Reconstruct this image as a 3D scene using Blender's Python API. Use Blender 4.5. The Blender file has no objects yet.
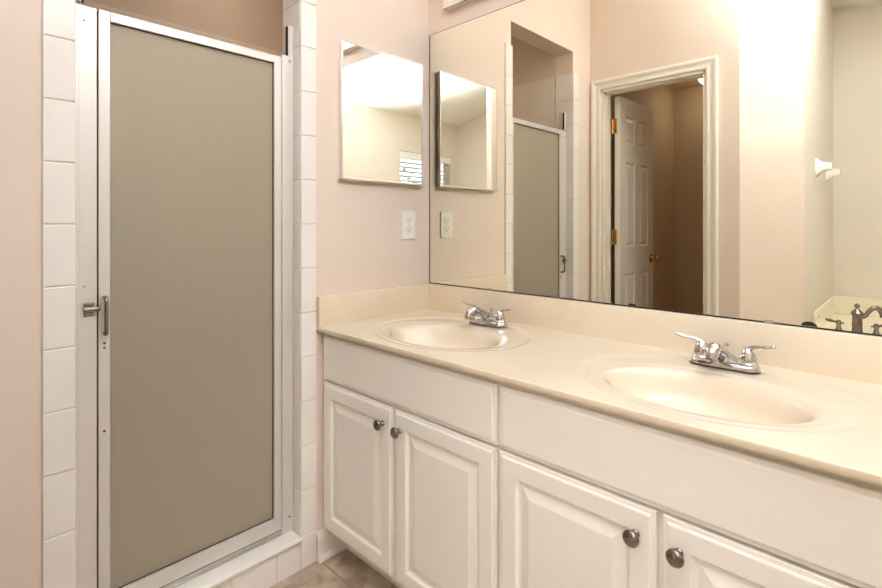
import bpy, bmesh, math, random
from mathutils import Vector, Matrix
random.seed(7)
PI = math.pi
scene = bpy.context.scene
C = scene.collection

# ------------------------------------------------------------------ camera
cam_data = bpy.data.cameras.new('camera')
cam_data.sensor_width = 36.0
cam_data.lens = 496.162 / 882 * 36.0
cam_data.shift_y = -(294.0 - 223.69) / 882
cam_data.clip_start = 0.02
cam = bpy.data.objects.new('camera', cam_data)
C.objects.link(cam)
cam.location = (1.5236, -1.5038, 1.1821)
cam.rotation_euler = (PI / 2, 0, 0.7668)
scene.camera = cam

# ------------------------------------------------------------------ world, lights, exposure
scene.view_settings.view_transform = 'Standard'
scene.view_settings.look = 'None'
scene.view_settings.gamma = 1.0
scene.view_settings.use_curve_mapping = False
scene.view_settings.exposure = 1.30
scene.cycles.max_bounces = 14
scene.cycles.diffuse_bounces = 6
scene.cycles.glossy_bounces = 8
scene.cycles.transmission_bounces = 8
scene.cycles.sample_clamp_indirect = 6.0
scene.cycles.caustics_reflective = False
scene.cycles.caustics_refractive = False

w = bpy.data.worlds.new('sky')
scene.world = w
w.use_nodes = True
bg = w.node_tree.nodes['Background']
bg.inputs['Color'].default_value = (0.86, 0.93, 1.0, 1)
bg.inputs['Strength'].default_value = 1.2

VANITY_EMIT = 1.3      # the bar light over the mirror
ADDED_DOME_EMIT = 10.0    # added dome light out of view, fills the room
FLASH_W = 2.6
FILL_W = 6.4
BOUNCE_W = 172.0      # the same flash, its main burst thrown up at the ceiling         # the photographer's flash, bounced off the corner of the wall

fl = bpy.data.lights.new('camera_flash', 'SPOT')
fl.energy = FLASH_W
fl.spot_size = math.radians(74)
fl.spot_blend = 0.9
fl.shadow_soft_size = 0.06
fl.color = (0.93, 0.98, 1.04)
flo = bpy.data.objects.new('camera_flash', fl)
C.objects.link(flo)
flo.location = (1.60, -1.30, 1.62)
flo.rotation_euler = (Vector((0.93, -1.56, 1.98)) - Vector(flo.location)).to_track_quat('-Z', 'Y').to_euler()

fb = bpy.data.lights.new('ceiling_bounce_flash', 'SPOT')
fb.energy = BOUNCE_W
fb.spot_size = math.radians(102)
fb.spot_blend = 0.85
fb.shadow_soft_size = 0.06
fb.color = (0.87, 0.955, 1.08)
fbo = bpy.data.objects.new('ceiling_bounce_flash', fb)
C.objects.link(fbo)
fbo.location = (1.57, -1.20, 1.42)
fbo.rotation_euler = (Vector((1.56, -1.24, 2.6)) - Vector(fbo.location)).to_track_quat('-Z', 'Y').to_euler()

ff = bpy.data.lights.new('fill_spot', 'SPOT')  # added spot behind the camera, brightens the cabinet fronts
ff.energy = FILL_W
ff.spot_size = math.radians(66)
ff.spot_blend = 1.0
ff.shadow_soft_size = 0.12
ff.color = (1.0, 0.98, 0.95)
ffo = bpy.data.objects.new('fill_spot', ff)
C.objects.link(ffo)
ffo.location = (1.62, -1.66, 1.30)
ffo.rotation_euler = (Vector((0.58, -0.55, 0.10)) - Vector(ffo.location)).to_track_quat('-Z', 'Y').to_euler()

# ------------------------------------------------------------------ materials
def lin(c):
    def f(v):
        v /= 255.0
        return v / 12.92 if v <= 0.04045 else ((v + 0.055) / 1.055) ** 2.4
    return (f(c[0]), f(c[1]), f(c[2]), 1)

def mat(name, rgb, rough=0.5, metal=0.0, spec=0.5, trans=0.0, coat=0.0, emit=None, estr=0.0, ior=1.45):
    m = bpy.data.materials.new(name)
    m.use_nodes = True
    b = m.node_tree.nodes['Principled BSDF']
    b.inputs['Base Color'].default_value = lin(rgb)
    b.inputs['Roughness'].default_value = rough
    b.inputs['Metallic'].default_value = metal
    b.inputs['Specular IOR Level'].default_value = spec
    b.inputs['Transmission Weight'].default_value = trans
    b.inputs['Coat Weight'].default_value = coat
    b.inputs['IOR'].default_value = ior
    if emit:
        b.inputs['Emission Color'].default_value = lin(emit)
        b.inputs['Emission Strength'].default_value = estr
    return m

def add_noise(m, c1, c2, scale, lo=0.35, hi=0.65, detail=4, bump=0.0, distort=0.0, bscale=None):
    nt = m.node_tree
    b = nt.nodes['Principled BSDF']
    tc = nt.nodes.new('ShaderNodeTexCoord')
    n = nt.nodes.new('ShaderNodeTexNoise')
    n.inputs['Scale'].default_value = scale
    n.inputs['Detail'].default_value = detail
    n.inputs['Distortion'].default_value = distort
    nt.links.new(tc.outputs['Object'], n.inputs['Vector'])
    r = nt.nodes.new('ShaderNodeValToRGB')
    r.color_ramp.elements[0].position = lo
    r.color_ramp.elements[0].color = lin(c1)
    r.color_ramp.elements[1].position = hi
    r.color_ramp.elements[1].color = lin(c2)
    nt.links.new(n.outputs['Fac'], r.inputs['Fac'])
    nt.links.new(r.outputs['Color'], b.inputs['Base Color'])
    if bump:
        n2 = nt.nodes.new('ShaderNodeTexNoise')
        n2.inputs['Scale'].default_value = bscale or scale * 8
        nt.links.new(tc.outputs['Object'], n2.inputs['Vector'])
        bp = nt.nodes.new('ShaderNodeBump')
        bp.inputs['Strength'].default_value = bump
        bp.inputs['Distance'].default_value = 0.002
        nt.links.new(n2.outputs['Fac'], bp.inputs['Height'])
        nt.links.new(bp.outputs['Normal'], b.inputs['Normal'])
    return m

M = {}
M['paint'] = add_noise(mat('wall_paint', (233, 215, 200), 0.55, spec=0.3), (232, 214, 199), (235, 218, 203), 3, bump=0.06, bscale=160)
M['white_paint'] = add_noise(mat('pale_wall_paint', (228, 219, 206), 0.5, spec=0.35), (227, 218, 205), (230, 221, 208), 3, bump=0.05, bscale=160)
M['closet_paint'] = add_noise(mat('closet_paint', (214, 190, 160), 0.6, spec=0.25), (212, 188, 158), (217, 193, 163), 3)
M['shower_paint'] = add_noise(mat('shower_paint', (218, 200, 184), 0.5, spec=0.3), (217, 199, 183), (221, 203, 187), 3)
M['ceiling'] = add_noise(mat('ceiling_paint', (246, 243, 238), 0.7, spec=0.2), (245, 242, 237), (247, 244, 239), 6, bump=0.1, bscale=120)
M['trim'] = mat('trim_paint', (241, 234, 222), 0.32)
M['door'] = mat('door_paint', (239, 231, 219), 0.35)
M['cabinet'] = add_noise(mat('cabinet_lacquer', (245, 239, 231), 0.34), (244, 238, 230), (247, 241, 233), 2)
M['cabinet_in'] = mat('cabinet_inside', (120, 100, 80), 0.7)
M['tile'] = add_noise(mat('white_tile', (241, 235, 227), 0.16), (239, 232, 224), (243, 238, 231), 4)
M['grout'] = mat('grout', (222, 206, 190), 0.8)
M['marble'] = add_noise(mat('cultured_marble', (231, 215, 192), 0.15, spec=0.45, coat=0.1), (233, 219, 197), (227, 209, 183), 2.2, 0.3, 0.75, detail=5, distort=1.4)
M['tub'] = mat('tub_acrylic', (243, 234, 212), 0.2)
M['chrome'] = mat('chrome', (202, 200, 198), 0.05, metal=1)
M['alu'] = add_noise(mat('brushed_aluminium', (206, 200, 192), 0.36, metal=0.75), (204, 198, 190), (212, 207, 200), 30)
M['satin'] = mat('white_satin_aluminium', (222, 217, 211), 0.34, metal=0.35)
M['steel'] = mat('mirror_edge_steel', (176, 168, 158), 0.25, metal=1)
M['edge_alu'] = mat('polished_edge_aluminium', (214, 208, 200), 0.3, metal=0.6)
M['pewter'] = mat('pewter', (142, 132, 122), 0.26, metal=1)
M['dark_metal'] = mat('dark_pewter', (124, 114, 104), 0.3, metal=1)
M['brass'] = mat('brass', (196, 152, 84), 0.22, metal=1)
M['rosewood'] = mat('reddish_edge', (136, 84, 66), 0.5)
M['dark'] = mat('dark_gap', (40, 32, 26), 0.8)
M['mirror'] = mat('mirror_silver', (244, 242, 229), 0.0, metal=1)
M['cab_mirror'] = mat('cabinet_mirror_silver', (248, 248, 246), 0.0, metal=1)
M['plastic'] = mat('white_plastic', (245, 238, 230), 0.3)
M['clear'] = mat('clear_plastic', (232, 226, 214), 0.25, trans=0.6)
M['ceramic'] = mat('white_ceramic', (250, 247, 240), 0.12)
M['blind'] = mat('white_blind', (246, 246, 243), 0.45)
M['glass'] = mat('window_glass', (255, 255, 255), 0.0, trans=1.0, ior=1.02)
M['leaf'] = add_noise(mat('leaf', (110, 135, 120), 0.5), (86, 118, 110), (140, 165, 150), 9)
M['bark'] = mat('bark', (92, 78, 66), 0.8)
M['etch'] = mat('etched_mark', (205, 198, 180), 0.6)
M['pale_ground'] = mat('pale_bounce_ground', (196, 198, 190), 0.9)  # ground kept pale to bounce sky light up onto the blind slats
M['diffuser'] = mat('light_diffuser', (250, 246, 238), 0.4, emit=(255, 244, 230), estr=VANITY_EMIT)
M['dome'] = mat('added_dome_diffuser', (250, 246, 238), 0.4, emit=(240, 250, 255), estr=ADDED_DOME_EMIT)
M['added_shower_dome'] = mat('added_shower_diffuser', (250, 246, 238), 0.4, emit=(255, 242, 224), estr=6.0)
M['dome_dim'] = mat('closet_dome_diffuser', (250, 248, 244), 0.35, emit=(255, 246, 232), estr=3.3)

# obscure shower glass: tinted, rippled, half see-through
def shower_glass():
    m = bpy.data.materials.new('obscure_shower_glass')
    m.use_nodes = True
    nt = m.node_tree
    b = nt.nodes['Principled BSDF']
    b.inputs['Base Color'].default_value = lin((216, 204, 180))
    b.inputs['Roughness'].default_value = 0.42
    b.inputs['Transmission Weight'].default_value = 0.5
    b.inputs['IOR'].default_value = 1.3
    tc = nt.nodes.new('ShaderNodeTexCoord')
    n = nt.nodes.new('ShaderNodeTexNoise')
    n.inputs['Scale'].default_value = 220
    nt.links.new(tc.outputs['Object'], n.inputs['Vector'])
    bp = nt.nodes.new('ShaderNodeBump')
    bp.inputs['Strength'].default_value = 0.12
    bp.inputs['Distance'].default_value = 0.001
    nt.links.new(n.outputs['Fac'], bp.inputs['Height'])
    nt.links.new(bp.outputs['Normal'], b.inputs['Normal'])
    return m
M['shower_glass'] = shower_glass()

def tile_grid(name, c1, c2, grout, size, rough, gap=0.012, off=(0, 0, 0), axes=(0, 1), mottled=None):
    """square tiles drawn on a surface in object space"""
    m = mat(name, c1, rough)
    nt = m.node_tree
    b = nt.nodes['Principled BSDF']
    tc = nt.nodes.new('ShaderNodeTexCoord')
    sep = nt.nodes.new('ShaderNodeSeparateXYZ')
    nt.links.new(tc.outputs['Object'], sep.inputs[0])
    lines = []
    for a in axes:
        ad = nt.nodes.new('ShaderNodeMath'); ad.operation = 'SUBTRACT'
        ad.inputs[1].default_value = off[a]
        nt.links.new(sep.outputs[a], ad.inputs[0])
        dv = nt.nodes.new('ShaderNodeMath'); dv.operation = 'DIVIDE'
        dv.inputs[1].default_value = size
        nt.links.new(ad.outputs[0], dv.inputs[0])
        pp = nt.nodes.new('ShaderNodeMath'); pp.operation = 'PINGPONG'
        pp.inputs[1].default_value = 0.5
        nt.links.new(dv.outputs[0], pp.inputs[0])
        lt = nt.nodes.new('ShaderNodeMath'); lt.operation = 'LESS_THAN'
        lt.inputs[1].default_value = gap / 2 / size * 1.0
        nt.links.new(pp.outputs[0], lt.inputs[0])
        lines.append(lt)
    mx = nt.nodes.new('ShaderNodeMath'); mx.operation = 'MAXIMUM'
    nt.links.new(lines[0].outputs[0], mx.inputs[0])
    nt.links.new(lines[1].outputs[0], mx.inputs[1])
    n = nt.nodes.new('ShaderNodeTexNoise')
    n.inputs['Scale'].default_value = 14 if mottled else 4
    n.inputs['Detail'].default_value = 6
    n.inputs['Distortion'].default_value = 0.6
    nt.links.new(tc.outputs['Object'], n.inputs['Vector'])
    r = nt.nodes.new('ShaderNodeValToRGB')
    r.color_ramp.elements[0].position = 0.36
    r.color_ramp.elements[0].color = lin(c1)
    r.color_ramp.elements[1].position = 0.66
    r.color_ramp.elements[1].color = lin(c2)
    nt.links.new(n.outputs['Fac'], r.inputs['Fac'])
    mix = nt.nodes.new('ShaderNodeMix'); mix.data_type = 'RGBA'
    nt.links.new(mx.outputs[0], mix.inputs['Factor'])
    nt.links.new(r.outputs['Color'], mix.inputs[6])
    mix.inputs[7].default_value = lin(grout)
    nt.links.new(mix.outputs[2], b.inputs['Base Color'])
    inv = nt.nodes.new('ShaderNodeMath'); inv.operation = 'SUBTRACT'
    inv.inputs[0].default_value = 1.0
    nt.links.new(mx.outputs[0], inv.inputs[1])
    bp = nt.nodes.new('ShaderNodeBump')
    bp.inputs['Strength'].default_value = 0.5
    bp.inputs['Distance'].default_value = 0.002
    nt.links.new(inv.outputs[0], bp.inputs['Height'])
    nt.links.new(bp.outputs['Normal'], b.inputs['Normal'])
    return m
M['floor'] = tile_grid('floor_tile', (162, 141, 122), (212, 193, 172), (146, 124, 106), 0.305, 0.4, 0.005, off=(0.29, -0.544, 0), mottled=True)
M['shower_tile_x'] = tile_grid('shower_tile_x', (236, 224, 210), (239, 229, 216), (222, 208, 192), 0.1524, 0.2, 0.003, off=(0, 0, 0.1138), axes=(0, 2))
M['shower_tile_y'] = tile_grid('shower_tile_y', (236, 224, 210), (239, 229, 216), (222, 208, 192), 0.1524, 0.2, 0.003, off=(0, 0, 0.1138), axes=(1, 2))

# ------------------------------------------------------------------ mesh helpers
def obj(name, bm, m, parent=None, smooth=False, loc=None):
    bmesh.ops.recalc_face_normals(bm, faces=bm.faces[:])
    me = bpy.data.meshes.new(name)
    bm.to_mesh(me)
    bm.free()
    for mm in (m if isinstance(m, (list, tuple)) else [m]):
        me.materials.append(M[mm] if isinstance(mm, str) else mm)
    if smooth:
        for p in me.polygons:
            p.use_smooth = True
        if smooth == 'auto':
            try:
                me.set_sharp_from_angle(angle=math.radians(38))
            except Exception:
                pass
    o = bpy.data.objects.new(name, me)
    C.objects.link(o)
    if parent is not None:
        o.parent = parent
        pl = parent.matrix_basis.translation if parent.parent is None else Vector((0, 0, 0))
        q = parent
        off = Vector((0, 0, 0))
        while q is not None:
            off += Vector(q.location)
            q = q.parent
        o.location = -off + (Vector(loc) if loc else Vector((0, 0, 0)))
    elif loc:
        o.location = loc
    return o

def thing(name, label, cat, loc=(0, 0, 0), group=None, kind=None):
    o = bpy.data.objects.new(name, None)
    o.empty_display_size = 0.05
    C.objects.link(o)
    o.location = loc
    return tag(o, label, cat, group, kind)

def tag(o, label=None, cat=None, group=None, kind=None):
    if label: o['label'] = label
    if cat: o['category'] = cat
    if group: o['group'] = group
    if kind: o['kind'] = kind
    return o

def struct(name, bm, m, label=None, cat=None, parent=None, smooth=False):
    o = obj(name, bm, m, parent, smooth)
    if parent is None:
        tag(o, label, cat, None, 'structure')
    return o

def NB(): return bmesh.new()

def box(bm, x0, x1, y0, y1, z0, z1, bevel=0.0, seg=2):
    t = bmesh.new()
    bmesh.ops.create_cube(t, size=1.0)
    for v in t.verts:
        v.co = Vector((x0 + (v.co.x + .5) * (x1 - x0), y0 + (v.co.y + .5) * (y1 - y0), z0 + (v.co.z + .5) * (z1 - z0)))
    if bevel:
        bmesh.ops.bevel(t, geom=t.edges[:], offset=bevel, segments=seg, affect='EDGES', profile=0.5)
    merge(bm, t)
    return bm

def merge(bm, t, mtx=None):
    if mtx is not None:
        bmesh.ops.transform(t, matrix=mtx, verts=t.verts[:])
    me = bpy.data.meshes.new('tmp')
    t.to_mesh(me)
    t.free()
    bm.from_mesh(me)
    bpy.data.meshes.remove(me)

def prism(bm, pts, z0, z1):
    """vertical prism over a plan outline; z1 may be a function of (x, y)"""
    f = z1 if callable(z1) else (lambda x, y: z1)
    lo = [bm.verts.new((x, y, z0)) for x, y in pts]
    hi = [bm.verts.new((x, y, f(x, y))) for x, y in pts]
    n = len(pts)
    bm.faces.new(lo)
    bm.faces.new(hi)
    for i in range(n):
        bm.faces.new((lo[i], lo[(i + 1) % n], hi[(i + 1) % n], hi[i]))
    return bm

def lathe(bm, prof, center=(0, 0, 0), axis='Z', n=24, cap=True):
    """prof: list of (radius, height) along the axis"""
    t = bmesh.new()
    rings = []
    for r, h in prof:
        ring = []
        for k in range(n):
            a = 2 * PI * k / n
            ring.append(t.verts.new((max(r, 1e-5) * math.cos(a), max(r, 1e-5) * math.sin(a), h)))
        rings.append(ring)
    for a, b in zip(rings[:-1], rings[1:]):
        for k in range(n):
            t.faces.new((a[k], a[(k + 1) % n], b[(k + 1) % n], b[k]))
    if cap:
        t.faces.new(rings[0]); t.faces.new(rings[-1])
    R = {'Z': Matrix.Identity(4), 'X': Matrix.Rotation(PI / 2, 4, 'Y'), '-X': Matrix.Rotation(-PI / 2, 4, 'Y'),
         '-Y': Matrix.Rotation(PI / 2, 4, 'X'), 'Y': Matrix.Rotation(-PI / 2, 4, 'X'), '-Z': Matrix.Rotation(PI, 4, 'X')}[axis] if isinstance(axis, str) else axis
    merge(bm, t, Matrix.Translation(center) @ R)
    return bm

def smooth_path(pts, sub=5):
    """Catmull-Rom through (x,y,z,r...) points"""
    out = []
    P = [pts[0]] + list(pts) + [pts[-1]]
    for i in range(1, len(P) - 2):
        for k in range(sub):
            t = k / sub
            out.append(tuple(0.5 * (2 * b + (c - a) * t + (2 * a - 5 * b + 4 * c - d) * t * t + (3 * b - a - 3 * c + d) * t ** 3)
                             for a, b, c, d in zip(P[i - 1], P[i], P[i + 1], P[i + 2])))
    out.append(tuple(pts[-1]))
    return out

def tube(bm, pts, n=14, sub=5, up=(0, 0, 1)):
    """pts: (x, y, z, ra[, rb]) swept ellipse; rb along 'up'"""
    pts = [p if len(p) == 5 else (*p, p[3]) for p in pts]
    if sub > 1:
        pts = smooth_path(pts, sub)
    rings = []
    for i, p in enumerate(pts):
        a = Vector(pts[max(i - 1, 0)][:3]); b = Vector(pts[min(i + 1, len(pts) - 1)][:3])
        d = (b - a).normalized()
        s = d.cross(Vector(up))
        if s.length < 1e-4:
            s = d.cross(Vector((1, 0, 0)))
        s.normalize()
        u = s.cross(d).normalized()
        c = Vector(p[:3])
        rings.append([bm.verts.new(c + s * (math.cos(2 * PI * k / n) * max(p[3], 1e-4)) + u * (math.sin(2 * PI * k / n) * max(p[4], 1e-4))) for k in range(n)])
    for a, b in zip(rings[:-1], rings[1:]):
        for k in range(n):
            bm.faces.new((a[k], a[(k + 1) % n], b[(k + 1) % n], b[k]))
    bm.faces.new(rings[0]); bm.faces.new(rings[-1])
    return bm

def front_panel(bm, u0, u1, v0, v1, prof, to3):
    """concentric rectangles; prof = (inset, height); to3(u, v, h) -> xyz"""
    loops = []
    for ins, h in prof:
        loops.append([bm.verts.new(to3(u, v, h)) for u, v in ((u0 + ins, v0 + ins), (u1 - ins, v0 + ins), (u1 - ins, v1 - ins), (u0 + ins, v1 - ins))])
    for a, b in zip(loops[:-1], loops[1:]):
        for k in range(4):
            bm.faces.new((a[k], a[(k + 1) % 4], b[(k + 1) % 4], b[k]))
    bm.faces.new(loops[0]); bm.faces.new(loops[-1])
    return bm

def tiles(bm, us, vs, to3, th=0.007, gap=0.0014, edge=0.0016, open_ends=(0, 0)):
    """one small pillow per tile; to3(u, v, h)"""
    for u0, u1 in zip(us[:-1], us[1:]):
        for v0, v1 in zip(vs[:-1], vs[1:]):
            front_panel(bm, u0 + gap / 2, u1 - gap / 2, v0 + gap / 2, v1 - gap / 2,
                        [(0, 0), (0, th - edge), (edge * .4, th - edge * .35), (edge * 1.3, th)], to3)
    return bm

# ------------------------------------------------------------------ dimensions
YT, YTI, YL, YTL = -0.5559, -0.6106, -1.2508, -1.3105     # shower tile columns on the left wall
YD = -1.468                                              # wall with the closet door
YB, XR = -2.90, 2.47                                      # far wall, right wall
AX, BX, BY = 0.846, 1.090, -1.712
def roof(x, y): return 2.69 - 0.25 * (x - 1.094)
TOPZ = 2.105

# ------------------------------------------------------------------ room shell
struct('floor', box(NB(), -0.12, 2.6, -3.05, 0.1, -0.06, 0.0), 'floor', 'floor of mottled tan ceramic tiles', 'floor')
bm = NB()
prism(bm, [(-0.15, 0.12), (2.62, 0.12), (2.62, -3.1), (-0.15, -3.1)], 0, 1)
for v in bm.verts:
    z = roof(v.co.x, v.co.y)
    v.co.z = z + (0.06 if v.co.z > 0.5 else 0.0)
struct('ceiling', bm, 'ceiling', 'white sloped ceiling', 'ceiling')
struct('wall_mirror', prism(NB(), [(-0.12, 0), (2.59, 0), (2.59, 0.12), (-0.12, 0.12)], -0.05, lambda x, y: roof(x, y) + .03), 'paint', 'beige wall behind the long mirror', 'wall')
bm = NB()
prism(bm, [(-0.12, 0.0), (0, 0.0), (0, YTI), (-0.12, YTI)], -0.05, lambda x, y: roof(x, y) + .03)
prism(bm, [(-0.12, YL), (0, YL), (0, -1.582), (-0.12, -1.582)], -0.05, lambda x, y: roof(x, y) + .03)
prism(bm, [(-0.12, YTI), (0, YTI), (0, YL), (-0.12, YL)], 2.233, lambda x, y: roof(x, y) + .03)
wl = struct('wall_left', bm, 'paint', 'pinkish beige wall holding the shower opening', 'wall')

# tile on the wall around the shower opening
zs = [0.0] + [0.1138 + .1524 * i for i in range(14) if 0.1138 + .1524 * i < TOPZ - 0.02] + [TOPZ]
T3 = lambda y, z, h: (h, y, z)
for (ya, yb, side) in ((YTI, YT, 1), (YTL, YL, -1)):
    bm = NB()
    lo, hi = (ya - .007, yb) if side == 1 else (ya, yb + .007)
    tiles(bm, [lo, hi], zs, T3, th=0.008, edge=0.0024)
    yr = YTI if side == 1 else YL
    if side == 1:
        tiles(bm, [-0.118, -0.002], zs, lambda x, z, h: (x, yr - h, z), th=0.007)
    else:
        tiles(bm, [-0.118, -0.002], zs, lambda x, z, h: (x, yr + h, z), th=0.007)
    tag(obj('tile_column', bm, 'tile', wl), 'white glazed tile column')
    bm = NB()
    if side == 1:
        box(bm, 0, 0.0045, YTI + .001, YT - .001, 0, TOPZ)
        box(bm, -0.118, 0.0, YTI - .0045, YTI, 0, TOPZ)
    else:
        box(bm, 0, 0.0045, YTL + .001, YL - .001, 0, TOPZ)
        box(bm, -0.118, 0.0, YL, YL + .0045, 0, TOPZ)
    obj('grout', bm, 'grout', wl)

# wall with the closet door
DX0, DX1, DZ = 0.078, 0.682, 2.0223
bm = NB()
prism(bm, [(0, YD), (DX0, YD), (DX0, -1.578), (0, -1.578)], -0.05, lambda x, y: roof(x, y) + .03)
prism(bm, [(DX1, YD), (AX, YD), (AX, -1.578), (DX1, -1.578)], -0.05, lambda x, y: roof(x, y) + .03)
prism(bm, [(DX0, YD), (DX1, YD), (DX1, -1.578), (DX0, -1.578)], DZ, lambda x, y: roof(x, y) + .03)
struct('wall_closet', bm, 'paint', 'beige wall around the closet doorway', 'wall')

# clipped corner wall with a rounded edge, then the wall beside the tub
r = 0.06
tl = r * math.tan(math.radians(22.5))
d1 = Vector((BX - AX, BY - YD)).normalized()
cen = Vector((BX, BY)) - d1 * tl + Vector((d1.y, -d1.x)) * r
# centre lies on the inner side of both faces
cen = Vector((BX - r, BY - tl))
a0 = math.atan2(*(((Vector((BX, BY)) - d1 * tl) - cen).yx))
arc = [(cen.x + r * math.cos(a0 * (1 - k / 8)), cen.y + r * math.sin(a0 * (1 - k / 8))) for k in range(9)]
th = 0.10
n1 = Vector((-d1.y, d1.x)) * -1
bm = NB()
prism(bm, [(AX, YD), *arc, (BX - th, BY - tl), (BX - th, BY - 0.04), (AX, YD - 0.145)], -0.05, lambda x, y: roof(x, y) + .03)
struct('wall_angled', bm, 'paint', 'pale wall set at an angle across the corner, brightly lit', 'wall', smooth='auto')
struct('wall_tub', prism(NB(), [(BX - th, BY - tl), (BX, BY - tl), (BX, YB), (BX - th, YB)], -0.05, lambda x, y: roof(x, y) + .03), 'white_paint', 'beige side wall at the head of the tub', 'wall')
struct('wall_back', prism(NB(), [(BX - th, YB), (2.59, YB), (2.59, YB - .12), (BX - th, YB - .12)], -0.05, lambda x, y: roof(x, y) + .03), 'white_paint', 'beige far wall behind the tub', 'wall')
# right wall with window
WY0, WY1, WZ0, WZ1 = -2.78, -1.98, 1.02, 1.955
bm = NB()
T = lambda x, y: roof(x, y) + .03
prism(bm, [(XR, 0.0), (XR + .12, 0.0), (XR + .12, WY1), (XR, WY1)], -0.05, T)
prism(bm, [(XR, WY0), (XR + .12, WY0), (XR + .12, YB), (XR, YB)], -0.05, T)
prism(bm, [(XR, WY1), (XR + .12, WY1), (XR + .12, WY0), (XR, WY0)], WZ1, T)
prism(bm, [(XR, WY1), (XR + .12, WY1), (XR + .12, WY0), (XR, WY0)], -0.05, WZ0)
struct('wall_right', bm, 'white_paint', 'beige wall with the window over the tub', 'wall')

# closet interior
CZ = 2.33
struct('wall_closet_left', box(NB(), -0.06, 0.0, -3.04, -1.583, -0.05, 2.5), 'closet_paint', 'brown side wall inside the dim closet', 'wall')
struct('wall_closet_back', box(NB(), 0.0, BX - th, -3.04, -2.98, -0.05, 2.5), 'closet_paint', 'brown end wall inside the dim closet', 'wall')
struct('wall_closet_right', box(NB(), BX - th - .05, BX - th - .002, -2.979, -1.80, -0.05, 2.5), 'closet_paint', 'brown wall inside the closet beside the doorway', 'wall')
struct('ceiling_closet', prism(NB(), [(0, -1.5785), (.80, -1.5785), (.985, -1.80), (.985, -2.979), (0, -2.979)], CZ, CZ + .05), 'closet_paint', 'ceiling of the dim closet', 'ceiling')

# shower stall
SX, SY1 = -0.955, -0.10
bm = NB(); box(bm, SX - .05, SX, YL, SY1, -0.05, TOPZ); struct('wall_shower_back', bm, 'shower_tile_y', 'white tiled back wall inside the shower', 'wall')
struct('wall_shower_back_upper', box(NB(), SX - .05, SX - .006, YL, SY1, TOPZ, 2.6), 'shower_paint', 'brown painted wall above the shower tile', 'wall')
struct('wall_shower_left', box(NB(), SX, -0.12, YL - .05, YL + .007, -0.05, TOPZ), 'shower_tile_x', 'tiled left side of the shower', 'wall')
struct('wall_shower_left_upper', box(NB(), SX, -0.12, YL - .05, YL, TOPZ, 2.6), 'shower_paint', 'painted wall above the tile at the left of the shower', 'wall')
struct('wall_shower_right', box(NB(), SX, -0.12, SY1, SY1 + .05, -0.05, TOPZ), 'shower_tile_x', 'tiled right side of the shower', 'wall')
struct('wall_shower_right_upper', box(NB(), SX, -0.12, SY1 + .006, SY1 + .05, TOPZ, 2.6), 'shower_paint', 'painted wall above the tile at the right of the shower', 'wall')
struct('wall_shower_front', box(NB(), -0.13, -0.12, YTI, SY1, -0.05, 2.6), 'shower_tile_y', 'tiled inner face of the wall beside the shower opening', 'wall')
struct('ceiling_shower', box(NB(), SX, -0.12, YL, SY1, 2.45, 2.5), 'shower_paint', 'ceiling of the shower stall', 'ceiling')
struct('floor_shower', box(NB(), SX, -0.12, YL + .008, SY1, -0.05, 0.03), 'tub', 'cream floor pan of the shower', 'floor')

# curb
cu = thing('shower_curb', 'white tiled curb along the bottom of the shower opening', 'curb', (0, (YTI + YL) / 2, 0))
bm = NB()
tiles(bm, [YL + .008, -1.163, -1.0105, -0.858, -0.7055, YTI - .0075], [0.0, 0.103], T3, th=0.008, edge=0.002)
obj('tile_face', bm, 'tile', cu)
bm = NB(); box(bm, -0.118, 0.004, YL + .008, YTI - .0075, 0, 0.102); obj('core', bm, 'grout', cu)
bm = NB(); box(bm, -0.1179, 0.0215, YL + .0085, YTI - .008, 0.103, 0.1208, 0.007, 4); obj('cap', bm, 'tile', cu, smooth='auto')

# baseboard in the toe space, closet door trim
bm = NB()
sec = [(0, 0), (0.024, 0), (0.024, 0.010), (0.021, 0.016), (0.013, 0.019), (0.012, 0.066), (0.012, 0.072), (0.009, 0.084), (0.004, 0.098), (0, 0.10)]
a = [bm.verts.new((x, YT + .001, z)) for x, z in sec]; b = [bm.verts.new((x, -0.4405, z)) for x, z in sec]
bm.faces.new(a); bm.faces.new(b)
for k in range(len(sec)):
    bm.faces.new((a[k], a[(k + 1) % len(sec)], b[(k + 1) % len(sec)], b[k]))
bsb = struct('baseboard_left', bm, 'trim', 'short white baseboard between the shower tile and the vanity', 'baseboard')
bm = NB()
lathe(bm, [(0.008, 0), (0.0078, 0.004), (0.006, 0.0075), (0.001, 0.009)], (0, 0, 0), 'X', 8)
bm.free()

def casing(bm, x0, x1, z1, wd, y):
    """profiled casing swept up, over and down around the opening x0..x1, z1"""
    prof = [(0, 0), (0.0, 0.010), (0.004, 0.012), (0.014, 0.012), (0.018, 0.009), (0.030, 0.011), (0.042, 0.017), (0.052, 0.018), (wd, 0.015), (wd, 0)]
    def ring(kind):
        out = []
        for o, h in prof:
            if kind == 0: p = (x0 - o, y + h, 0.0)
            if kind == 1: p = (x0 - o, y + h, z1 + o)
            if kind == 2: p = (x1 + o, y + h, z1 + o)
            if kind == 3: p = (x1 + o, y + h, 0.0)
            out.append(bm.verts.new(p))
        return out
    R = [ring(k) for k in range(4)]
    for a, b in zip(R[:-1], R[1:]):
        for k in range(len(prof)):
            bm.faces.new((a[k], a[(k + 1) % len(prof)], b[(k + 1) % len(prof)], b[k]))
    bm.faces.new(R[0]); bm.faces.new(R[3])
bm = NB()
casing(bm, 0.0735, 0.6865, 2.0273, 0.0585, YD)
tr = struct('trim_1', bm, 'trim', 'cream moulded casing around the closet doorway', 'door casing')
bm = NB()
box(bm, DX0 - .002, DX0 + .012, -1.578, YD + .001, 0, DZ)
box(bm, DX1 - .012, DX1 + .002, -1.578, YD + .001, 0, DZ)
box(bm, DX0, DX1, -1.578, YD + .001, DZ - .012, DZ + .002)
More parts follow.
